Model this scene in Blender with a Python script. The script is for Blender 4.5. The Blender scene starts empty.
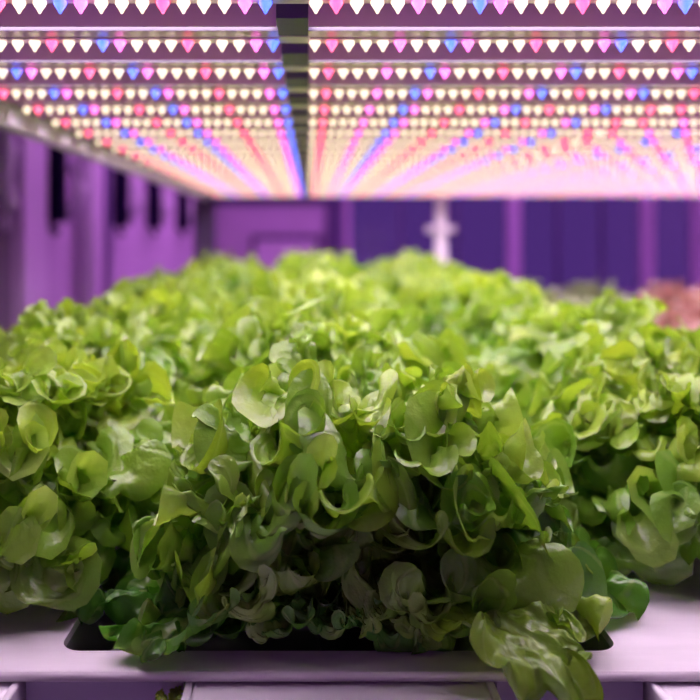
import bpy, bmesh, math, random
import numpy as np
from mathutils import Vector, Matrix

SC = bpy.context.scene
COL = SC.collection
PI = math.pi
CAMZ = 1.2          # camera height; the lens looks straight along +Y
F = 850.0           # focal length in pixels of the 700 px frame

# ------------------------------------------------------------------ materials
def mat(name, color, rough=.5, metal=0.0, spec=.5, emit=None, strength=0.0, noise=None):
    m = bpy.data.materials.new(name)
    m.use_nodes = True
    nt = m.node_tree
    b = nt.nodes['Principled BSDF']
    b.inputs['Base Color'].default_value = (*color, 1)
    b.inputs['Roughness'].default_value = rough
    b.inputs['Metallic'].default_value = metal
    b.inputs['Specular IOR Level'].default_value = spec
    if emit:
        b.inputs['Emission Color'].default_value = (*emit, 1)
        b.inputs['Emission Strength'].default_value = strength
    if noise:
        scale, amt, stretch = noise
        tc = nt.nodes.new('ShaderNodeTexCoord')
        mp = nt.nodes.new('ShaderNodeMapping')
        mp.inputs['Scale'].default_value = stretch
        n = nt.nodes.new('ShaderNodeTexNoise')
        n.inputs['Scale'].default_value = scale
        n.inputs['Detail'].default_value = 5
        r = nt.nodes.new('ShaderNodeValToRGB')
        r.color_ramp.elements[0].position = .3
        r.color_ramp.elements[1].position = .7
        r.color_ramp.elements[0].color = (*[c*(1-amt) for c in color], 1)
        r.color_ramp.elements[1].color = (*[min(1, c*(1+amt*.3)) for c in color], 1)
        nt.links.new(tc.outputs['Object'], mp.inputs['Vector'])
        nt.links.new(mp.outputs['Vector'], n.inputs['Vector'])
        nt.links.new(n.outputs['Fac'], r.inputs['Fac'])
        nt.links.new(r.outputs['Color'], b.inputs['Base Color'])
        bp = nt.nodes.new('ShaderNodeBump')
        bp.inputs['Strength'].default_value = .08
        bp.inputs['Distance'].default_value = .002
        nt.links.new(n.outputs['Fac'], bp.inputs['Height'])
        nt.links.new(bp.outputs['Normal'], b.inputs['Normal'])
    return m

def led_mat(name, core, skirt, k_core, k_skirt):
    """lens of a lamp: hot base, coloured tip; the gradient follows the lens' own axis"""
    m = bpy.data.materials.new(name)
    m.use_nodes = True
    nt = m.node_tree
    b = nt.nodes['Principled BSDF']
    b.inputs['Base Color'].default_value = (.8, .8, .8, 1)
    b.inputs['Roughness'].default_value = .2
    a = nt.nodes.new('ShaderNodeAttribute'); a.attribute_name = 'heat'
    r = nt.nodes.new('ShaderNodeMix'); r.data_type = 'RGBA'
    r.inputs[6].default_value = (*[c*k_skirt for c in skirt], 1)
    r.inputs[7].default_value = (*[c*k_core for c in core], 1)
    nt.links.new(a.outputs['Fac'], r.inputs[0])
    nt.links.new(r.outputs[2], b.inputs['Emission Color'])
    b.inputs['Emission Strength'].default_value = 1.0
    m.cycles.emission_sampling = 'FRONT'
    return m

def leaf_mat(name, paler, deep, rib, transl=.42, tcol=None, rough=.26, randomness=.5):
    m = bpy.data.materials.new(name)
    m.use_nodes = True
    nt = m.node_tree; N = nt.nodes; L = nt.links
    b = N['Principled BSDF']; out = N['Material Output']
    uv = N.new('ShaderNodeUVMap'); uv.uv_map = 'uv'
    at = N.new('ShaderNodeAttribute'); at.attribute_name = 'leaf_tint'
    oi = N.new('ShaderNodeObjectInfo')
    sep = N.new('ShaderNodeSeparateXYZ'); L.new(uv.outputs['UV'], sep.inputs[0])
    # pigment between deep and yellow green, leaf by leaf and blotch by blotch
    ns = N.new('ShaderNodeTexNoise'); ns.inputs['Scale'].default_value = 22; ns.inputs['Detail'].default_value = 4
    tc = N.new('ShaderNodeTexCoord'); L.new(tc.outputs['Object'], ns.inputs['Vector'])
    add = N.new('ShaderNodeMath'); add.operation = 'MULTIPLY_ADD'
    L.new(ns.outputs['Fac'], add.inputs[0]); add.inputs[1].default_value = .5
    L.new(at.outputs['Fac'], add.inputs[2])
    add2 = N.new('ShaderNodeMath'); add2.operation = 'MULTIPLY_ADD'
    L.new(oi.outputs['Random'], add2.inputs[0]); add2.inputs[1].default_value = .25
    L.new(add.outputs[0], add2.inputs[2])
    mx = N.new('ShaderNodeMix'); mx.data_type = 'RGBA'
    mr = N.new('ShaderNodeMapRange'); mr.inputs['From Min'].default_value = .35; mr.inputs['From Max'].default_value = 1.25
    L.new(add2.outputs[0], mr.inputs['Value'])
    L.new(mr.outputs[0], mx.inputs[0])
    mx.inputs[6].default_value = (*deep, 1); mx.inputs[7].default_value = (*paler, 1)
    # veins: midrib plus branching side veins
    av = N.new('ShaderNodeMath'); av.operation = 'ABSOLUTE'; L.new(sep.outputs['Y'], av.inputs[0])
    slant = N.new('ShaderNodeMath'); slant.operation = 'MULTIPLY_ADD'
    L.new(av.outputs[0], slant.inputs[0]); slant.inputs[1].default_value = -.34; L.new(sep.outputs['X'], slant.inputs[2])
    n2 = N.new('ShaderNodeTexNoise'); n2.inputs['Scale'].default_value = 5
    L.new(uv.outputs['UV'], n2.inputs['Vector'])
    wob = N.new('ShaderNodeMath'); wob.operation = 'MULTIPLY_ADD'
    L.new(n2.outputs['Fac'], wob.inputs[0]); wob.inputs[1].default_value = .12; L.new(slant.outputs[0], wob.inputs[2])
    fr = N.new('ShaderNodeMath'); fr.operation = 'MULTIPLY'; L.new(wob.outputs[0], fr.inputs[0]); fr.inputs[1].default_value = 2*PI*9
    sn = N.new('ShaderNodeMath'); sn.operation = 'SINE'; L.new(fr.outputs[0], sn.inputs[0])
    vs = N.new('ShaderNodeMapRange'); vs.inputs['From Min'].default_value = .8; vs.inputs['From Max'].default_value = 1.0
    vs.inputs['To Max'].default_value = .45
    L.new(sn.outputs[0], vs.inputs['Value'])
    mid = N.new('ShaderNodeMapRange'); mid.inputs['From Min'].default_value = .16; mid.inputs['From Max'].default_value = .03
    L.new(av.outputs[0], mid.inputs['Value'])
    # petiole end is pale
    pet = N.new('ShaderNodeMapRange'); pet.inputs['From Min'].default_value = .42; pet.inputs['From Max'].default_value = .12
    pet.inputs['To Max'].default_value = .9
    L.new(sep.outputs['X'], pet.inputs['Value'])
    m1 = N.new('ShaderNodeMath'); m1.operation = 'MAXIMUM'; L.new(vs.outputs[0], m1.inputs[0]); L.new(mid.outputs[0], m1.inputs[1])
    m2 = N.new('ShaderNodeMath'); m2.operation = 'MAXIMUM'; L.new(m1.outputs[0], m2.inputs[0]); L.new(pet.outputs[0], m2.inputs[1])
    fac = N.new('ShaderNodeMath'); fac.operation = 'MULTIPLY'; fac.inputs[1].default_value = .7; L.new(m2.outputs[0], fac.inputs[0])
    mv = N.new('ShaderNodeMix'); mv.data_type = 'RGBA'
    L.new(fac.outputs[0], mv.inputs[0]); L.new(mx.outputs[2], mv.inputs[6]); mv.inputs[7].default_value = (*rib, 1)
    L.new(mv.outputs[2], b.inputs['Base Color'])
    b.inputs['Roughness'].default_value = rough
    b.inputs['Specular IOR Level'].default_value = .8
    b.inputs['Coat Weight'].default_value = .45; b.inputs['Coat Roughness'].default_value = .2
    # blistered skin and raised veins
    ns3 = N.new('ShaderNodeTexNoise'); ns3.inputs['Scale'].default_value = 130; ns3.inputs['Detail'].default_value = 3
    L.new(tc.outputs['Object'], ns3.inputs['Vector'])
    hh = N.new('ShaderNodeMath'); hh.operation = 'MULTIPLY_ADD'
    L.new(m1.outputs[0], hh.inputs[0]); hh.inputs[1].default_value = -.5; L.new(ns3.outputs['Fac'], hh.inputs[2])
    bp = N.new('ShaderNodeBump'); bp.inputs['Strength'].default_value = .85; bp.inputs['Distance'].default_value = .0022
    L.new(hh.outputs[0], bp.inputs['Height']); L.new(bp.outputs['Normal'], b.inputs['Normal'])
    tr = N.new('ShaderNodeBsdfTranslucent')
    tmul = N.new('ShaderNodeMix'); tmul.data_type = 'RGBA'; tmul.blend_type = 'MULTIPLY'
    tmul.inputs[0].default_value = 1
    L.new(mv.outputs[2], tmul.inputs[6]); tmul.inputs[7].default_value = (*(tcol or (1.0, 1.0, .45)), 1)
    L.new(tmul.outputs[2], tr.inputs['Color'])
    ms = N.new('ShaderNodeMixShader'); ms.inputs[0].default_value = transl
    L.new(b.outputs[0], ms.inputs[1]); L.new(tr.outputs[0], ms.inputs[2])
    L.new(ms.outputs[0], out.inputs['Surface'])
    return m

M = {}
M['tray'] = mat('white_plastic', (.86, .80, .86), .32, noise=(9, .12, (1, 6, 1)))
M['gully'] = mat('white_gully_plastic', (.86, .82, .88), .3, noise=(12, .10, (1, 5, 1)))
M['skirt'] = mat('shaded_skirt_plastic', (.50, .42, .62), .4)  # violet shade on the white board's front, put into the plastic colour
M['tub'] = mat('grey_tub_plastic', (.34, .34, .36), .5)
M['pot'] = mat('black_pot_plastic', (.03, .03, .035), .5)
M['alu'] = mat('lamp_housing', (.90, .58, .94), .3, noise=(6, .06, (1, 1, 1)))
M['cap'] = mat('dark_cap', (.10, .06, .22), .5)
M['panel'] = mat('shelf_panel', (.46, .27, .60), .5)
M['steel'] = mat('white_rack_steel', (.86, .80, .88), .3)
M['dsteel'] = mat('shaded_rack_steel', (.10, .06, .16), .45)  # unlit look of the far left post, put into its colour
M['wall'] = mat('lavender_wall', (.66, .50, .70), .6, noise=(3, .08, (1, 1, .2)))
M['wallpale'] = mat('pale_wall_panel', (.78, .62, .82), .5)
M['walldark'] = mat('dark_trim', (.10, .06, .18), .5)
M['floor'] = mat('floor_resin', (.34, .30, .38), .35, noise=(4, .15, (1, 1, 1)))
M['ceil'] = mat('ceiling_paint', (.55, .50, .60), .8)
M['black'] = mat('black_box_plastic', (.010, .006, .03), .9, spec=.1)
M['hose'] = mat('pale_hose', (.85, .78, .88), .35)
M['mull'] = mat('window_frame_paint', (.60, .42, .68), .4)
M['filltube'] = mat('violet_fill_tube', (.8, .8, .8), .4, emit=(.85, .32, 1.0), strength=80.0)  # glow of the added fill tubes, out of view
M['slot'] = mat('added_plant_light', (.8, .8, .8), .4, emit=(1, .76, .98), strength=34.0)  # made-up emitter inside the bars, lights the plants
M['slot_mask'] = mat('black_slot_mask', (.02, .015, .03), .5)  # lining added to cut off the plant light at low angles
M['rail'] = mat('polished_rail', (.85, .74, .84), .12, metal=.9)
M['pcb'] = mat('white_circuit_board', (.90, .66, .90), .3)
LED = {
    'c': led_mat('lens_cream', (1, .88, .70), (1, .78, .56), 8.0, 1.85),
    'r': led_mat('lens_red', (1, .13, .26), (1, .06, .20), 6.0, 3.5),
    'p': led_mat('lens_pink', (1, .18, .70), (1, .12, .62), 6.0, 3.5),
    'b': led_mat('lens_blue', (.07, .24, 1), (.04, .12, 1), 6.0, 3.4),
}

def glass(name):
    m = bpy.data.materials.new(name); m.use_nodes = True
    nt = m.node_tree; out = nt.nodes['Material Output']
    nt.nodes.remove(nt.nodes['Principled BSDF'])
    t = nt.nodes.new('ShaderNodeBsdfTransparent'); t.inputs[0].default_value = (.80, .78, .92, 1)
    g = nt.nodes.new('ShaderNodeBsdfGlossy'); g.inputs['Roughness'].default_value = .08
    fr = nt.nodes.new('ShaderNodeFresnel'); fr.inputs['IOR'].default_value = 1.6
    ms = nt.nodes.new('ShaderNodeMixShader')
    nt.links.new(fr.outputs[0], ms.inputs[0]); nt.links.new(t.outputs[0], ms.inputs[1]); nt.links.new(g.outputs[0], ms.inputs[2])
    nt.links.new(ms.outputs[0], out.inputs['Surface'])
    return m
M['glass'] = glass('window_glass')
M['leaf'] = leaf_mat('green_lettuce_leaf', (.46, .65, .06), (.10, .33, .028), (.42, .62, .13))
M['redleaf'] = leaf_mat('red_lettuce_leaf', (.44, .24, .20), (.28, .18, .11), (.6, .5, .3), tcol=(1, .6, .6))
M['greyleaf'] = leaf_mat('grey_green_lettuce_leaf', (.26, .34, .14), (.14, .20, .10), (.42, .5, .26))

# ------------------------------------------------------------------ helpers
def put(o, parent=None):
    COL.objects.link(o)
    if parent: o.parent = parent
    return o

def empty(name, loc=(0, 0, 0)):
    o = bpy.data.objects.new(name, None)
    o.location = loc; o.empty_display_size = .05
    return put(o)

def tag(o, label=None, cat=None, group=None, kind=None):
    if label: o['label'] = label
    if cat: o['category'] = cat
    if group: o['group'] = group
    if kind: o['kind'] = kind
    return o

class MB:
    """collects shapes; build() links them as one mesh object"""
    def __init__(self): self.bm = bmesh.new()
    def box(self, x0, x1, y0, y1, z0, z1, bev=0, seg=2, mi=0):
        t = bmesh.new()
        bmesh.ops.create_cube(t, size=1)
        bmesh.ops.scale(t, vec=(x1-x0, y1-y0, z1-z0), verts=t.verts)
        bmesh.ops.translate(t, vec=((x0+x1)/2, (y0+y1)/2, (z0+z1)/2), verts=t.verts)
        if bev: bmesh.ops.bevel(t, geom=t.edges[:], offset=bev, segments=seg, affect='EDGES', profile=.5)
        self.merge(t, mi); return self
    def cyl(self, p0, p1, r0, r1=None, n=16, mi=0):
        r1 = r0 if r1 is None else r1
        p0 = Vector(p0); p1 = Vector(p1); d = p1-p0
        t = bmesh.new()
        bmesh.ops.create_cone(t, cap_ends=True, segments=n, radius1=r0, radius2=r1, depth=d.length)
        q = Vector((0, 0, 1)).rotation_difference(d.normalized()).to_matrix().to_4x4()
        bmesh.ops.transform(t, matrix=Matrix.Translation((p0+p1)/2) @ q, verts=t.verts)
        self.merge(t, mi); return self
    def tube(self, pts, r, n=10, mi=0):
        pts = [Vector(p) for p in pts]
        t = bmesh.new(); rings = []
        for i, p in enumerate(pts):
            d = (pts[min(i+1, len(pts)-1)]-pts[max(i-1, 0)]).normalized()
            q = Vector((0, 0, 1)).rotation_difference(d)
            rings.append([t.verts.new(p + q @ Vector((r*math.cos(2*PI*k/n), r*math.sin(2*PI*k/n), 0))) for k in range(n)])
        for a, b in zip(rings, rings[1:]):
            for k in range(n): t.faces.new((a[k], a[(k+1) % n], b[(k+1) % n], b[k]))
        t.faces.new(rings[0][::-1]); t.faces.new(rings[-1])
        self.merge(t, mi); return self
    def lathe(self, prof, n=20, c=(0, 0, 0), mi=0):
        t = bmesh.new(); rings = []
        for r, z in prof:
            rings.append([t.verts.new((c[0]+r*math.cos(2*PI*k/n), c[1]+r*math.sin(2*PI*k/n), c[2]+z)) for k in range(n)])
        for a, b in zip(rings, rings[1:]):
            for k in range(n): t.faces.new((a[k], a[(k+1) % n], b[(k+1) % n], b[k]))
        self.merge(t, mi); return self
    def merge(self, t, mi=0):
        bmesh.ops.recalc_face_normals(t, faces=t.faces)
        for f in t.faces: f.material_index = mi
        me = bpy.data.meshes.new('tmp'); t.to_mesh(me); t.free()
        self.bm.from_mesh(me); bpy.data.meshes.remove(me)
    def mesh(self, name, mats, smooth=False):
        me = bpy.data.meshes.new(name); self.bm.to_mesh(me); self.bm.free()
        for m in (mats if isinstance(mats, list) else [mats]): me.materials.append(m)
        if smooth: me.shade_smooth()
        return me
    def build(self, name, mats, parent=None, smooth=False):
        return put(bpy.data.objects.new(name, self.mesh(name, mats, smooth)), parent)

def at(px, py, Y):
    return Vector(((px-310)*Y/F, Y, CAMZ-(py-237)*Y/F))

ORD = ['nearest', 'second', 'third', 'fourth', 'fifth', 'sixth', 'seventh', 'eighth', 'ninth', 'tenth', 'eleventh', 'twelfth',
       'thirteenth', 'fourteenth', 'fifteenth', 'sixteenth', 'seventeenth', 'eighteenth', 'nineteenth', 'twentieth',
       'twenty-first', 'twenty-second', 'twenty-third', 'twenty-fourth']

# ------------------------------------------------------------------ lettuce
def smooth(a, b, x):
    t = np.clip((x-a)/(b-a), 0, 1); return t*t*(3-2*t)

def leaf(rg, L, W, lean0, lean1, ruf=1.0, nu=40, nv=27, bend=1.3, lateral=0.0, cup=.25):
    """one frilly leaf growing from the origin, leaning towards +X; returns grid of points and uv"""
    u = np.linspace(0, 1, nu)[:, None]*np.ones((1, nv))
    v = np.ones((nu, 1))*np.linspace(-1, 1, nv)[None, :]
    uc = .56
    b = np.clip((u-uc)/(1-uc), 0, 1)
    x = v*np.sqrt(1-b*b*.5)                     # round the far corners of the blade
    y = b*np.sqrt(1-v*v*.5)
    s = np.where(u > uc, uc+(1-uc)*y, u)
    ang = np.where(u > uc, np.arctan2(v, b+1e-6), np.sign(v)*(PI/2+(uc-u)*3.0))
    m = np.where(u > uc, (np.abs(v)**4+b**4)**.25, np.abs(v))
    w = W*(.14+.86*smooth(.06, .52, s))
    ph = rg.uniform(0, 2*PI, 8)
    lob = 1+.10*np.sin(ang*3+ph[0])*m-.30*m**2*(1-np.abs(np.sin(ang*4.6+ph[1]+.5*np.sin(ang*2+ph[6]))))**1.5-.08*m**3*(1-np.abs(np.sin(ang*10.5+ph[2])))
    lat = x*w*lob
    s2 = np.where(u > uc, uc+(s-uc)*lob, s)
    # midrib
    K = 80
    t = np.linspace(0, 1.25, K)
    th = lean0+(lean1-lean0)*t**bend + .12*np.sin(t*7+ph[2])*t
    R = np.concatenate([[0], np.cumsum(np.sin(th[:-1])*L*(t[1]-t[0]))])
    Z = np.concatenate([[0], np.cumsum(np.cos(th[:-1])*L*(t[1]-t[0]))])
    r = np.interp(s2, t, R); z = np.interp(s2, t, Z); a = np.interp(s2, t, th)
    nx, nz = -np.cos(a), np.sin(a)              # inner (upper) face normal
    tx, tz = np.sin(a), np.cos(a)
    # ruffles: grow towards the margin
    grow = smooth(.16, .5, s)
    f1, f2, f3 = 5.5+rg.uniform(-1.0, 1.5), 15+rg.uniform(-2, 3), 31+rg.uniform(-3, 3)
    dr = rg.uniform(-.30, .30)
    p1 = ang*f1+ph[3]+.9*np.sin(ang*1.7+ph[4]); p2 = ang*f2+ph[5]+1.2*np.sin(ang*2.3+ph[1]); p3 = ang*f3+ph[6]+1.5*np.sin(ang*4+ph[0])
    env = .75+.25*np.sin(ang*2.1+ph[7])
    n = ruf*W*grow*(.15*m**1.6*np.sin(p1)+.19*m**2.2*np.sin(p2)*env+.07*m**3.5*np.sin(p3))
    n = n+cup*W*(x**2)*grow+dr*W*m**3*grow+.05*W*np.sin(s*15+ph[7])*np.cos(x*4)*grow
    # puckered skin between the veins
    pu = np.sin(s*38+ph[2]+2.5*np.sin(x*5+ph[3]))*np.sin(x*9+ph[6]+2*np.sin(s*17+ph[1]))+.6*np.sin(s*71+ph[4]+2*np.sin(x*8))*np.sin(x*19+ph[5]+2*np.sin(s*29))
    n = n+.0016*pu*grow
    tg = ruf*W*grow*(.15*m**3*np.cos(p1)+.15*m**3*np.cos(p2)*env+.05*m**5*np.cos(p3))      # folds lean over along the margin
    rad = -ruf*W*grow*(.06*m**4*np.abs(np.sin(p2))+.06*m**4*np.sin(p1)**2)  # gathered edge
    sx = np.sin(ang); sy = np.cos(ang)
    lat = lat+tg*sy+rad*sx
    al = -tg*sx+rad*sy
    X = r+n*nx+al*tx; Zz = z+n*nz+al*tz; Y = lat
    if lateral:
        k = lateral*s**2; c, sn = np.cos(k), np.sin(k)
        X, Y = X*c-Y*sn, X*sn+Y*c
    return np.stack([X, Y, Zz], -1), np.stack([s, x*np.clip(w/W, 0, 1)], -1)

class Foliage:
    def __init__(self): self.P = []; self.Fc = []; self.UV = []; self.T = []; self.n = 0
    def add(self, g, uv, az, base, tint, twist=0):
        nu, nv = g.shape[:2]
        P = g.reshape(-1, 3).copy()
        if twist:
            c, s = math.cos(twist), math.sin(twist)
            yy = P[:, 1].copy(); zz = P[:, 2].copy()
            P[:, 1] = yy*c-zz*s*.3; P[:, 2] = zz+yy*s
        c, s = math.cos(az), math.sin(az)
        Q = np.empty_like(P)
        Q[:, 0] = P[:, 0]*c-P[:, 1]*s+base[0]; Q[:, 1] = P[:, 0]*s+P[:, 1]*c+base[1]; Q[:, 2] = P[:, 2]+base[2]
        i = np.arange(nu*nv).reshape(nu, nv)
        f = np.stack([i[:-1, :-1], i[1:, :-1], i[1:, 1:], i[:-1, 1:]], -1).reshape(-1, 4)
        self.P.append(Q); self.Fc.append(f+self.n); self.UV.append(uv.reshape(-1, 2)); self.T.append(np.full(nu*nv, tint))
        self.n += nu*nv
    def fit(self):
        """a leaf that would stick out far over the lip is a smaller leaf"""
        P = self.P[-1]; b = P[len(P)//90].copy()
        for k in range(9):
            if np.percentile(-.066-.50*np.maximum(P[:, 2]-.004, 0)-.018*smooth(-.075, -.10, P[:, 0])-P[:, 1], 96) < .012: break
            P[:] = b+(P-b)*.92
            P[:, 2] += .0012
    def tuck(self, n):
        """the last n leaves rest behind the front lip of the board instead of growing through it"""
        for P in self.P[-n:]:
            left = smooth(-.075, -.10, P[:, 0])
            lim = -.066-.50*np.maximum(P[:, 2]-.004, 0)-.018*left
            P[:, 1] = np.where(P[:, 1] < lim, lim+.30*(P[:, 1]-lim), P[:, 1])
            lo = .010*smooth(-.064, -.070, P[:, 1])
            P[:, 2] = np.where(P[:, 2] < lo, lo+.1*(P[:, 2]-lo), P[:, 2])
    def mesh(self, name, m, floor=None):
        P = np.concatenate(self.P); Fc = np.concatenate(self.Fc); UV = np.concatenate(self.UV); T = np.concatenate(self.T)
        if floor is not None:
            lo = floor+.004*np.random.default_rng(3).random(len(P))
            P[:, 2] = np.where(P[:, 2] < lo, lo+.12*(lo-P[:, 2]), P[:, 2])
        me = bpy.data.meshes.new(name)
        me.vertices.add(len(P)); me.vertices.foreach_set('co', P.astype(np.float32).ravel())
        me.loops.add(Fc.size); me.loops.foreach_set('vertex_index', Fc.astype(np.int32).ravel())
        me.polygons.add(len(Fc)); me.polygons.foreach_set('loop_start', np.arange(0, Fc.size, 4, dtype=np.int32))
        me.update(calc_edges=True)
        ul = me.uv_layers.new(name='uv'); ul.data.foreach_set('uv', UV[Fc.ravel()].astype(np.float32).ravel())
        a = me.attributes.new('leaf_tint', 'FLOAT', 'POINT'); a.data.foreach_set('value', T.astype(np.float32))
        me.materials.append(m); me.shade_smooth()
        return me

def lettuce_mesh(name, seed, m, n=34, R=1.0, Hh=1.0, nu=34, nv=23, floor=.004):
    rg = np.random.default_rng(seed)
    fo = Foliage(); az = rg.uniform(0, 6.28)
    for i in range(n):
        t = i/(n-1)
        az += 2.39996+rg.uniform(-.2, .2)
        lean0 = math.radians(66-58*t**.8+rg.uniform(-6, 6))
        lean1 = math.radians(98-52*t+rg.uniform(-16, 16))
        L = (.126+.034*t**.7+rg.uniform(-.012, .012))*R
        W = (.050-.012*t+rg.uniform(-.005, .006))*R
        g, uv = leaf(rg, L, W, lean0, lean1, ruf=1.3+rg.uniform(-.1, .3), nu=nu, nv=nv, lateral=rg.uniform(-.35, .35), bend=1.3+.6*t)
        g[..., 2] *= Hh
        b = .013*(1-t)
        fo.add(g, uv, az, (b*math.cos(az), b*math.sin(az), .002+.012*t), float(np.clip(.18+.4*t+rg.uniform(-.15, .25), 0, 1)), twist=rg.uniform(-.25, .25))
    return fo.mesh(name, m, floor)

def hero_mesh(name, m):
    rg = np.random.default_rng(11)
    fo = Foliage(); az = .4
    n = 104
    for i in range(n):
        t = i/(n-1)
        az += 2.39996+rg.uniform(-.22, .22)
        q = rg.uniform(-1, 1)
        off = (math.degrees(az)+97+180) % 360-180
        if t < .5 and abs(off) < 17: continue       # open front, where the pale stalks show
        lean0 = math.radians(68-56*t**.8+8*q); lean1 = math.radians(100-44*t+rg.uniform(-18, 18))
        L = .122+.034*t**.6+rg.uniform(-.014, .010)
        W = .050-.011*t+rg.uniform(-.009, .006)
        g, uv = leaf(rg, L, W, lean0, lean1, ruf=1.3+rg.uniform(-.15, .3), nu=96, nv=73, lateral=rg.uniform(-.35, .35), bend=1.3+.7*t)
        b = .016*(1-t)
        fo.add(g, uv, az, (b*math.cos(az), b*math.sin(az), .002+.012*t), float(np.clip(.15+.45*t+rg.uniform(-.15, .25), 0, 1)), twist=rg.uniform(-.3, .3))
        fo.fit(); fo.tuck(1)
    # leaves that spill over the front: (azimuth deg, length, half width, lean0, lean1, tint, twist)
    for (a, L, W, l0, l1, tn, tw) in [
        (-52, .178, .034, 52, 140, .55, .1), (-34, .150, .040, 58, 108, .5, .1), (-66, .140, .034, 60, 112, .4, -.2),
        (-142, .150, .036, 62, 122, .15, .1), (-122, .135, .040, 60, 116, .12, -.1), (-100, .12, .036, 62, 105, .1, .1),
        (-86, .135, .020, 34, 140, .5, .25), (-170, .16, .046, 74, 98, .05, .1), (168, .165, .05, 72, 96, .1, 0), (-152, .125, .04, 78, 100, .05, -.1),
        (-8, .155, .046, 74, 98, .1, 0), (12, .155, .046, 70, 96, .15, .1), (-175, .10, .040, 80, 92, .0, .0)]:
        g, uv = leaf(rg, L, W, math.radians(l0), math.radians(l1), ruf=.95, nu=96, nv=73, bend=1.2)
        az = math.radians(a)
        fo.add(g, uv, az, (.014*math.cos(az), .014*math.sin(az), .004), tn, twist=tw)
        if a not in (-52, -34): fo.fit(); fo.tuck(1)
    return fo.mesh(name, m)

TRAY = CAMZ-.22     # top of the planting board

# ------------------------------------------------------------------ setting
def struct(name, mb, m, smooth=False):
    return tag(mb.build(name, m, None, smooth), kind='structure')

YB = 8.0            # far wall
XL = -.90           # left wall
XR = 5.0
struct('floor', MB().box(XL-.2, XR, -1.2, YB+.2, -.1, 0), M['floor'])
struct('ceiling', MB().box(XL-.2, XR, -1.2, YB+.2, 2.6, 2.7), M['ceil'])
DY0, DY1 = 1.9, 2.575   # dark door in the left wall
wl = MB().box(XL-.2, XL, DY1, YB, 0, 2.6).box(XL-.2, XL, -1.2, DY0, 0, 2.6).box(XL-.2, XL, DY0, DY1, 2.1, 2.6)
struct('wall_left', wl, M['wall'])
d = struct('door_1', MB().box(XL-.14, XL-.10, DY0, DY1, 0, 2.1), M['black'])
MB().tube([(XL-.06, DY1-.08, 1.0), (XL-.06, DY1-.08, 1.15)], .012).build('door_handle', M['steel'], d)
# broad flat pilaster beside the door, thin dark joint further back
struct('trim_1', MB().box(XL, XL+.025, 2.60, 2.84, 0, 2.6, .004), M['wallpale'])
struct('trim_2', MB().box(XL, XL+.012, 3.72, 3.80, 0, 2.6), M['walldark'])
struct('wall_front', MB().box(XL-.2, XR+.15, -1.35, -1.2, 0, 2.6), M['wall'])
struct('wall_right', MB().box(XR, XR+.15, -1.2, YB+.2, 0, 2.6), M['wall'])
# far wall: solid part, then a band of windows
def fx(px): return (px-310)*YB/F
def fz(py): return CAMZ-(py-237)*YB/F
wf = MB().box(XL-.2, fx(338), YB, YB+.2, 0, 2.6).box(fx(338), XR, YB, YB+.2, 0, .62).box(fx(338), XR, YB, YB+.2, 1.75, 2.6)
struct('wall_back', wf, M['wall'])
struct('trim_3', MB().box(XL, fx(214), YB-.14, YB, 0, 2.6), M['walldark'])
struct('trim_4', MB().box(fx(326), fx(344), YB-.05, YB, 0, 2.6), M['walldark'])
struct('trim_5', MB().box(fx(214), fx(326), YB-.04, YB, fz(205), fz(195)), M['walldark'])
dr = struct('door_2', MB().box(fx(256), fx(317), YB-.02, YB, 0, fz(240)), M['wallpale'])
df = MB().box(fx(251), fx(256), YB-.035, YB, 0, fz(236)).box(fx(317), fx(322), YB-.035, YB, 0, fz(236)).box(fx(251), fx(322), YB-.035, YB, fz(240), fz(235))
df.build('door_frame', M['walldark'], dr)
edges = [344, 513, 646, 697, 830]
for i, (a, b) in enumerate(zip(edges, edges[1:])):
    xa, xb = fx(a), fx(b)
    fw = .06
    fr = MB().box(xa, xa+fw, YB-.06, YB+.06, .62, 1.75).box(xb-fw, xb, YB-.06, YB+.06, .62, 1.75)
    fr.box(xa+fw, xb-fw, YB-.06, YB+.06, .62, .68).box(xa+fw, xb-fw, YB-.06, YB+.06, 1.69, 1.75)
    w = struct('window_%d' % (i+1), fr, M['mull'])
    MB().box(xa+fw, xb-fw, YB-.004, YB+.004, .68, 1.69).build('pane', M['glass'], w)
    if xb-xa > .8:
        bars = MB()
        for k in (1, 2): bars.box(xa+(xb-xa)*k/3-.012, xa+(xb-xa)*k/3+.012, YB-.03, YB+.03, .68, 1.69)
        bars.build('glazing_bar', M['walldark'], w)
struct('baseboard_left', MB().box(XL, XL+.03, 2.85, YB-.15, 0, .1), M['walldark'])

# black boxes along the left wall, each with a cable stub and a pale bent hose beside it
BOX = [(42, 68), (112, 130), (146, 162), (176, 190)]
for i, (a, b) in enumerate(BOX):
    y0, y1 = F*-XL/(310-a), F*-(XL+.07)/(310-b)
    t = tag(empty('ventilation_box', (XL, (y0+y1)/2, 1.25)),
            'black upright box on the left wall, %s' % ['nearest the dark door', 'second from the dark door', 'third from the dark door', 'furthest from the dark door'][i],
            'wall box', 'black boxes along the left wall')
    hw = (y1-y0)/2
    hb = MB().box(0, .07, -hw, hw, 0, .265, .006); hb.build('housing', M['black'], t)
    g = MB().box(.07, .0712, -hw+.012, hw-.012, .02, .245)
    for k in range(7): g.box(.0705, .0735, -hw+.02, hw-.02, .03+k*.032, .042+k*.032)
    g.build('grille', M['black'], t)
    MB().tube([(.03, hw-.05, .0), (.03, hw-.045, -.02), (.032, hw-.02, -.035), (.034, hw+.0, -.03)], .012).build('cable_stub', M['black'], t)
    pts = [(XL+.02, y1+.10, 1.47-.02*i), (XL+.07, y1+.09, 1.44), (XL+.085, y1+.10, 1.38), (XL+.06, y1+.12, 1.31), (XL+.022, y1+.13, 1.26)]
    h = MB().tube([(p[0]-XL, p[1]-(y0+y1)/2, p[2]-1.25) for p in pts], .022).build('hose', M['hose'], t, True)
    tag(h, 'pale bent hose')
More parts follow.
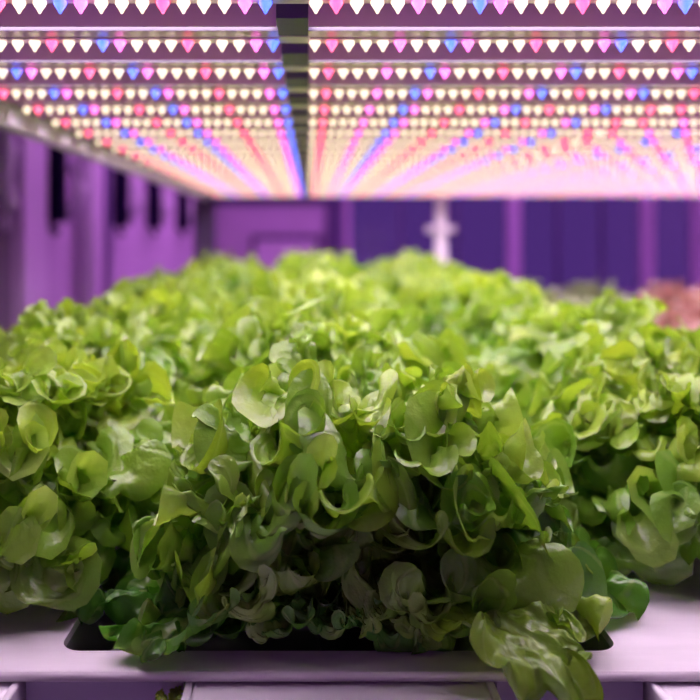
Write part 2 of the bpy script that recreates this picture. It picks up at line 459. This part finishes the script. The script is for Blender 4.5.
tag(MB().tube([(XL+.04, 3.27, 0), (XL+.04, 3.27, 2.6)], .035, 16).build('pipe', M['hose'], None, True),
    'white vertical pipe on the left wall behind the first black box', 'pipe')
tag(MB().tube([(XL+.06, 2.33, 2.6), (XL+.06, 2.33, 1.53), (XL+.075, 2.34, 1.45), (XL+.06, 2.33, 1.37), (XL+.075, 2.34, 1.29), (XL+.06, 2.33, 1.22)], .022).build('hose', M['hose'], None, True),
    'pale wavy hose hanging in front of the dark door at the left edge', 'hose')

# ------------------------------------------------------------------ grow rack
rk = tag(empty('grow_rack', (0, 1.45, 0)), 'steel grow rack carrying the big green lettuce bed under its lamps', 'rack')
def rpart(name, mb, m, smooth=False):
    o = mb.build(name, m, None, smooth)
    o.parent = rk; o.matrix_parent_inverse = Matrix.Translation((0, -1.45, 0)); return o
RX0, RX1, RY0, RY1 = -.30, .345, .36, 2.50
LZ = CAMZ+.1228      # underside of the lamps
rpart('shelf_panel', MB().box(RX0, RX1, RY0, RY1, LZ+.009, LZ+.022), M['panel'])
rpart('side_beam', MB().box(RX0-.02, RX0, RY0, RY1, LZ-.012, LZ+.035, .002), M['steel'])
rpart('side_beam', MB().box(RX1, RX1+.02, RY0, RY1, LZ+.009, LZ+.035, .002), M['steel'])
rpart('end_beam', MB().box(RX0, RX1, RY1, RY1+.02, LZ-.004, LZ+.035, .002), M['steel'])
BX0, BX1 = -.36, .41
rpart('bed_beam', MB().box(BX0+.02, BX0+.05, .62, RY1, TRAY-.12, TRAY-.08), M['steel'])
rpart('bed_beam', MB().box(BX1-.05, BX1-.02, .62, RY1, TRAY-.12, TRAY-.08), M['steel'])
for k in range(4):
    y = .70+k*.58
    rpart('cross_beam', MB().box(BX0+.05, BX1-.05, y, y+.03, TRAY-.12, TRAY-.08), M['steel'])
px_ = .392
post = rpart('post', MB().tube([(px_, 2.545, 0), (px_, 2.545, LZ+.6)], .019, 18), M['steel'], True)
cl = MB().cyl((px_, 2.545, CAMZ+.013), (px_, 2.545, CAMZ+.033), .031, n=20).cyl((px_-.045, 2.545, CAMZ+.023), (px_+.045, 2.545, CAMZ+.023), .011)
o = cl.build('clamp', M['steel'], None, True); o.parent = post
rpart('post', MB().box(-.345, -.285, 2.525, 2.585, 0, LZ+.6), M['dsteel'])
rpart('post', MB().box(RX1+.075, RX1+.115, .18, .22, 0, LZ+.6), M['steel'])
rpart('post', MB().box(BX0-.045, BX0-.005, .18, .22, 0, LZ+.6), M['steel'])
for (x0, x1, y) in ((BX0-.04, RX1+.11, .205), (-.33, .40, 2.535)):
    rpart('hanger_rail', MB().box(x0, x1, y, y+.02, LZ+.037, LZ+.065), M['steel'])
for x in (RX0-.02, RX1): rpart('hanger_rail', MB().box(x, x+.02, .225, 2.535, LZ+.037, LZ+.06), M['steel'])
for (x0, x1, y) in ((BX0-.04, RX1+.11, .205), (-.33, .40, 2.535)):
    rpart('lower_rail', MB().box(x0, x1, y, y+.02, TRAY-.16, TRAY-.12), M['steel'])
for x in (BX0+.02, BX1-.05): rpart('lower_rail', MB().box(x, x+.03, .225, 2.535, TRAY-.15, TRAY-.121), M['steel'])

# planting board with the open tub of the front plant
HX0, HX1, HY0, HY1 = -.134, .165, .452, .605
BY0 = .430
bd = tag(empty('planting_board', (0, BY0, TRAY)), 'white plastic planting board under the big green lettuce bed', 'planting board')
def bpart(name, mb, m, smooth=False):
    o = mb.build(name, m, None, smooth); o.parent = bd
    o.matrix_parent_inverse = Matrix.Translation((0, -BY0, -TRAY)); return o
def holed_board(x0, x1, y0, y1, z0, z1, hx0, hx1, hy0, hy1, r):
    bm = bmesh.new()
    n = 6; hole = []
    for cx, cy, a0 in ((hx1-r, hy1-r, 0), (hx0+r, hy1-r, 90), (hx0+r, hy0+r, 180), (hx1-r, hy0+r, 270)):
        for k in range(n+1):
            a = math.radians(a0+90*k/n); hole.append((cx+r*math.cos(a), cy+r*math.sin(a)))
    outer = [(x1, y1), (x0, y1), (x0, y0), (x1, y0)]
    def layer(z):
        o = [bm.verts.new((x, y, z)) for x, y in outer]; h = [bm.verts.new((x, y, z)) for x, y in hole]
        q = n+1
        for c in range(4):
            hs = h[c*q:(c+1)*q]
            for k in range(n): bm.faces.new((o[c], hs[k], hs[k+1]))
            bm.faces.new((o[c], hs[n], h[((c+1)*q) % len(h)], o[(c+1) % 4]))
        return o, h
    o1, h1 = layer(z1); o0, h0 = layer(z0)
    for a, b in ((o0, o1), (h0, h1)):
        for k in range(len(a)): bm.faces.new((a[k], a[(k+1) % len(a)], b[(k+1) % len(a)], b[k]))
    bmesh.ops.recalc_face_normals(bm, faces=bm.faces)
    m = MB(); m.bm.free(); m.bm = bm
    return m
bpart('deck', holed_board(BX0, BX1, BY0, 2.47, TRAY-.005, TRAY, HX0, HX1, HY0, HY1, .012), M['tray'])
bpart('front_lip', MB().tube([(BX0, BY0+.001, TRAY-.0025), (BX1, BY0+.001, TRAY-.0025)], .0026, 12), M['tray'], True)
tb = MB()
tb.box(HX0-.004, HX0, HY0-.004, HY1+.004, TRAY-.06, TRAY-.005).box(HX1, HX1+.004, HY0-.004, HY1+.004, TRAY-.06, TRAY-.005)
tb.box(HX0, HX1, HY0-.004, HY0, TRAY-.06, TRAY-.005).box(HX0, HX1, HY1, HY1+.004, TRAY-.06, TRAY-.005)
tb.box(HX0, HX1, HY0, HY1, TRAY-.064, TRAY-.06)
bpart('tub', tb, M['tub'])
GUL = [(-.304, -.147), (-.0632, .0936), (.172, .329)]
gaps = [(BX0, -.306), (-.145, -.0652), (.0956, .170), (.331, BX1)]
for a, b in gaps: bpart('skirt', MB().box(a, b, BY0+.004, BY0+.010, TRAY-.08, TRAY-.005), M['skirt'])
for x in (BX0, BX1-.006): bpart('side_skirt', MB().box(x, x+.006, BY0+.011, 2.47, TRAY-.08, TRAY-.0051), M['gully'])
for i, (a, b) in enumerate(GUL):
    t = tag(empty('gully', ((a+b)/2, .40, TRAY-.07)), 'white channel end poking out below the front lip, %s' % ['left one at the frame corner', 'wide middle one', 'right one at the frame corner'][i],
            'channel', 'channel ends below the front lip')
    h = (b-a)/2; top = .0645
    c = MB().box(-h+.004, h-.004, -.05, .046, 0, top-.001, .002)
    c.build('channel', M['gully'], t)
    for s in (-1, 1):
        x0 = -h if s < 0 else h-.004
        MB().box(x0, x0+.004, -.05, .046, .002, top, .0012).build('rim', M['gully'], t)
    MB().box(-h+.012, h-.012, -.054, -.05, .006, top-.012, .001).build('end_cap', M['gully'], t)
# small sprout by the middle channel's left rim
fo = Foliage(); rg = np.random.default_rng(5)
for a, L in ((200, .014), (70, .012), (320, .011)):
    g, uv = leaf(rg, L, .0042, math.radians(20), math.radians(70), ruf=.5, nu=16, nv=9)
    fo.add(g, uv, math.radians(a), (0, 0, 0), .8)
sp = put(bpy.data.objects.new('sprout', fo.mesh('sprout', M['leaf']))); sp.location = (-.0695, .428, TRAY-.018)
tag(sp, 'tiny green sprout in the gap left of the middle channel end', 'sprout')

# ------------------------------------------------------------------ lettuces
def cup_mesh():
    return MB().lathe([(.0, -.05), (.018, -.05), (.026, -.004), (.029, -.003), (.029, 0), (.024, 0), (.017, -.02), (0, -.02)], 18).mesh('net_pot', M['pot'])
CUP = cup_mesh()
def plant(mesh, loc, rz, sc, label, group, cup=False):
    t = empty('lettuce', loc); t.rotation_euler.z = rz; t.scale = sc
    tag(t, label, 'lettuce', group)
    put(bpy.data.objects.new('leaves', mesh), t)
    if cup: put(bpy.data.objects.new('net_pot', CUP), t)
    return t
hero = plant(hero_mesh('front_lettuce_leaves', M['leaf']), (.028, .520, TRAY-.008), 0, (1, 1, 1),
             'large frilly green lettuce nearest the camera, spilling over the front lip', 'green lettuces of the big bed', True)
VAR = [lettuce_mesh('lettuce_leaves', 100+i, M['leaf'], n=60, nu=62, nv=49) for i in range(5)]
rnd = random.Random(4)
COLS = [(-.205, .575, 'left'), (.018, .705, 'middle'), (.262, .615, 'right')]
for x, y0, side in COLS:
    k = 0; y = y0
    while y < 2.42:
        f = (y-.6)/1.8
        hs = (1.0 if side == 'middle' else .93)+.09*f+rnd.uniform(-.04, .05)
        plant(rnd.choice(VAR), (x+rnd.uniform(-.015, .015), y, TRAY), rnd.uniform(0, 6.28), (1.0+rnd.uniform(-.05, .08),)*2+(hs,),
              'frilly green lettuce in the %s column of the big bed, %s' % (side,
               ('next behind the front plant' if side == 'middle' else 'nearest the camera') if k == 0 else ORD[k]+' from the front'),
              'green lettuces of the big bed')
        y += .197+rnd.uniform(-.01, .01); k += 1

# ------------------------------------------------------------------ lamps
def led_mesh(key):
    prof = [(.0034, 0), (.0036, -.0012), (.0029, -.0026), (.0016, -.0044), (.0007, -.0062), (0, -.0067)]
    n = 10
    P = []; Fc = []; T = []
    for r, z in prof[:-1]:
        for k in range(n):
            P.append((r*math.cos(2*PI*k/n), r*math.sin(2*PI*k/n), z)); T.append(min(1, max(0, (z+.0042)/.0020)))
    P.append((0, 0, prof[-1][1])); T.append(0)
    for i in range(len(prof)-2):
        for k in range(n):
            a = i*n+k; b = i*n+(k+1) % n; Fc.append((a, a+n, b+n, b))
    i = (len(prof)-2)*n
    for k in range(n): Fc.append((i+k, len(P)-1, i+(k+1) % n))
    me = bpy.data.meshes.new('led_lens'); me.from_pydata(P, [], Fc)
    at_ = me.attributes.new('heat', 'FLOAT', 'POINT'); at_.data.foreach_set('value', T)
    me.materials.append(LED[key]); me.shade_smooth()
    return me, P, Fc, T
LM = {k: led_mesh(k) for k in 'crpb'}
def led_array(name, places, parent):
    """many lenses in one part, for the lamps too far off to tell their lenses apart"""
    P = []; Fc = []; T = []; mi = []
    keys = 'crpb'
    for key, x, y, z in places:
        _, p, f, t = LM[key]; o = len(P)
        P += [(a+x, b+y, c+z) for a, b, c in p]; Fc += [tuple(q+o for q in g) for g in f]; T += t; mi += [keys.index(key)]*len(f)
    me = bpy.data.meshes.new(name); me.from_pydata(P, [], Fc)
    a = me.attributes.new('heat', 'FLOAT', 'POINT'); a.data.foreach_set('value', T)
    for k in keys: me.materials.append(LED[k])
    me.polygons.foreach_set('material_index', mi); me.shade_smooth()
    o = put(bpy.data.objects.new(name, me), parent); o['kind'] = 'stuff'
    return o
PITCH = .01062
RIGHT = list('crcccpccbpcccrcccpbccrcccpbcccr')
LEFT = list('bpcccrcccpbccrcccpbcccrcccp')
def pattern(seq, n): return [seq[i % len(seq)] if i < len(seq) else seq[(i-3) % 20+2] for i in range(n)]
W_BAR, T_BAR = .058, .009
def lamp(x0, x1, yA, seq, flip, label, group, single, n):
    """one lamp; its lens row sits at depth yA"""
    y0 = yA-.053
    t = tag(empty('led_bar', ((x0+x1)/2, y0, LZ)), label, 'grow light', group)
    xo = (x0+x1)/2
    S0, S1, SD = .014, .029, .0045                     # deep slot that keeps the added plant light out of low views
    a, b = x0-xo, x1-xo
    h = MB().box(a, b, 0, S0, 0, T_BAR).box(a, b, S1, W_BAR, 0, T_BAR).box(a, b, S0, S1, SD, T_BAR)
    h.box(a, b, 0, .0012, -.0045, 0)                  # lip along the near edge, added to dim the far lenses
    h.build('housing', M['alu'], t)
    MB().box(a, b, S0, S0+.0004, .0001, SD).box(a, b, S1-.0004, S1, .0001, SD).build('slot_mask', M['slot_mask'], t)  # black liners added to stop the plant light at low angles
    MB().box(a+.002, b-.002, S0+.0006, S1-.0006, SD-.0005, SD).build('added_plant_light', M['slot'], t)  # hidden emitter added to brighten the plants below
    MB().box(a+.001, b-.001, .0465, .0575, -.0008, 0).build('circuit_strip', M['pcb'], t)
    if flip:
        MB().box(b, b+.018, -.001, .040, -.0002, T_BAR-.0005).build('connector', M['cap'], t)
        MB().box(b, b+.018, .040, W_BAR, -.0008, .003).build('joint_plate', M['pcb'], t)
    pl = []
    for i, key in enumerate(seq):
        x = (x1-.004-i*PITCH) if flip else (x0+.004+i*PITCH)
        pl.append((key, x-xo, .053, -.0008))
    if single:
        for key, x, y, z in pl:
            o = bpy.data.objects.new('led', LM[key][0]); o.location = (x, y, z); put(o, t)
    else:
        led_array('led_row', pl, t)
    return t
Y0 = .4397; DY = .0907
NROW = 23
for k in range(0, NROW):
    y = Y0+DY*k
    single = 0 <= k < 9
    pos = 'above the front plant' if k < 0 else (ORD[k]+' from the camera' if k else 'nearest the camera')
    n = 23+1
    lamp(-.269, -.019, y, pattern(LEFT, n), True, 'left-hand grow light bar with cream, red and blue lenses, %s' % pos, 'left-hand grow light bars over the big bed', single, n)
    n = 32
    lamp(-.001, .334, y, pattern(RIGHT, n), False, 'right-hand grow light bar with cream, red and blue lenses, %s' % pos, 'right-hand grow light bars over the big bed', single, n)

# ------------------------------------------------------------------ neighbouring rack to the right
NX0, NX1 = .47, 1.33
nk = tag(empty('grow_rack', ((NX0+NX1)/2, 2, 0)), 'second grow rack beyond the right side of the big bed', 'rack')
def npart(name, mb, m):
    o = mb.build(name, m); o.parent = nk; o.matrix_parent_inverse = Matrix.Translation((-(NX0+NX1)/2, -2, 0)); return o
npart('shelf_panel', MB().box(.367, NX1+.02, .7, 2.5, LZ+.009, LZ+.022), M['panel'])
NB = TRAY-.045
npart('bed_shelf', MB().box(NX0, NX1, 1.0, 2.6, NB-.03, NB-.006), M['steel'])
for x in (NX0-.021, NX1+.001):
    for y in (1.3, 2.52):
        if x < .6: continue
        npart('post', MB().box(x, x+.02, y, y+.03, 0, LZ+.3), M['steel'])
tag(MB().box(NX0, NX1, 1.0, 2.6, NB-.006, NB, .001, 1).build('planting_board', M['tray']), 'white planting board of the second rack, under red lettuces', 'planting board')
for k in range(4, NROW):
    y = Y0+DY*k
    n = int((NX1-.3355-.006)/PITCH)
    lamp(.3355, NX1, y, pattern(RIGHT, n), False, 'long grow light bar over the second rack on the right, %s from the camera' % (ORD[k-4] if k > 4 else 'nearest'), 'grow light bars over the second rack', False, n)
RED = [lettuce_mesh('red_lettuce_leaves', 300+i, M['redleaf'], n=22, nu=26, nv=17) for i in range(2)]
GREY = [lettuce_mesh('grey_lettuce_leaves', 320, M['greyleaf'], n=22, nu=26, nv=17)]
for r, y in enumerate((1.18, 1.42, 1.66, 1.92, 2.16, 2.42)):
    for c, x in enumerate((.585, .80, 1.02, 1.23)):
        red = 310+x*F/y > 632
        plant(rnd.choice(RED if red else GREY), (x, y, NB), rnd.uniform(0, 6.28), (.9, .9, .9+rnd.uniform(-.06, .06)),
              ('reddish pink lettuce' if red else 'dull grey-green lettuce')+' on the second rack, row %s from the front, %s from the left' % (['one', 'two', 'three', 'four', 'five', 'six'][r], ['first', 'second', 'third', 'fourth'][c]),
              'lettuces on the second rack')

# ------------------------------------------------------------------ violet fill tubes added on the unseen ceiling to brighten the walls
for i, (x, y) in enumerate([(-.35, 3.6), (-.35, 5.6), (1.6, 4.2), (1.6, 6.4), (3.4, 5.2)]):
    t = tag(empty('fill_tube', (x, y, 2.6)), 'added violet fill tube on the unseen room ceiling, %s' % ['over the left aisle, nearer', 'over the left aisle, further', 'mid room, nearer', 'mid room, further', 'over the right side'][i], 'fill light', 'added violet fill tubes')
    MB().box(-.04, .04, -.62, .62, -.04, 0, .004).build('fitting', M['steel'], t)
    MB().tube([(0, -.6, -.058), (0, .6, -.058)], .018, 14).build('tube', M['filltube'], t, True)

# ------------------------------------------------------------------ world, camera
wd = bpy.data.worlds.new('night'); SC.world = wd; wd.use_nodes = True
wd.node_tree.nodes['Background'].inputs[0].default_value = (.36, .14, .75, 1)
wd.node_tree.nodes['Background'].inputs[1].default_value = .30

cam = bpy.data.cameras.new('camera')
co = bpy.data.objects.new('camera', cam); COL.objects.link(co); SC.camera = co
co.location = (0, 0, CAMZ); co.rotation_euler = (PI/2, 0, 0)
cam.sensor_width = 36; cam.lens = F/700*36
cam.shift_x = 40/700; cam.shift_y = -113/700
cam.clip_start = .01
cam.dof.use_dof = True; cam.dof.focus_distance = .455; cam.dof.aperture_fstop = 5.0

SC.view_settings.view_transform = 'Standard'
SC.view_settings.look = 'None'
SC.view_settings.gamma = 1
SC.view_settings.exposure = 0
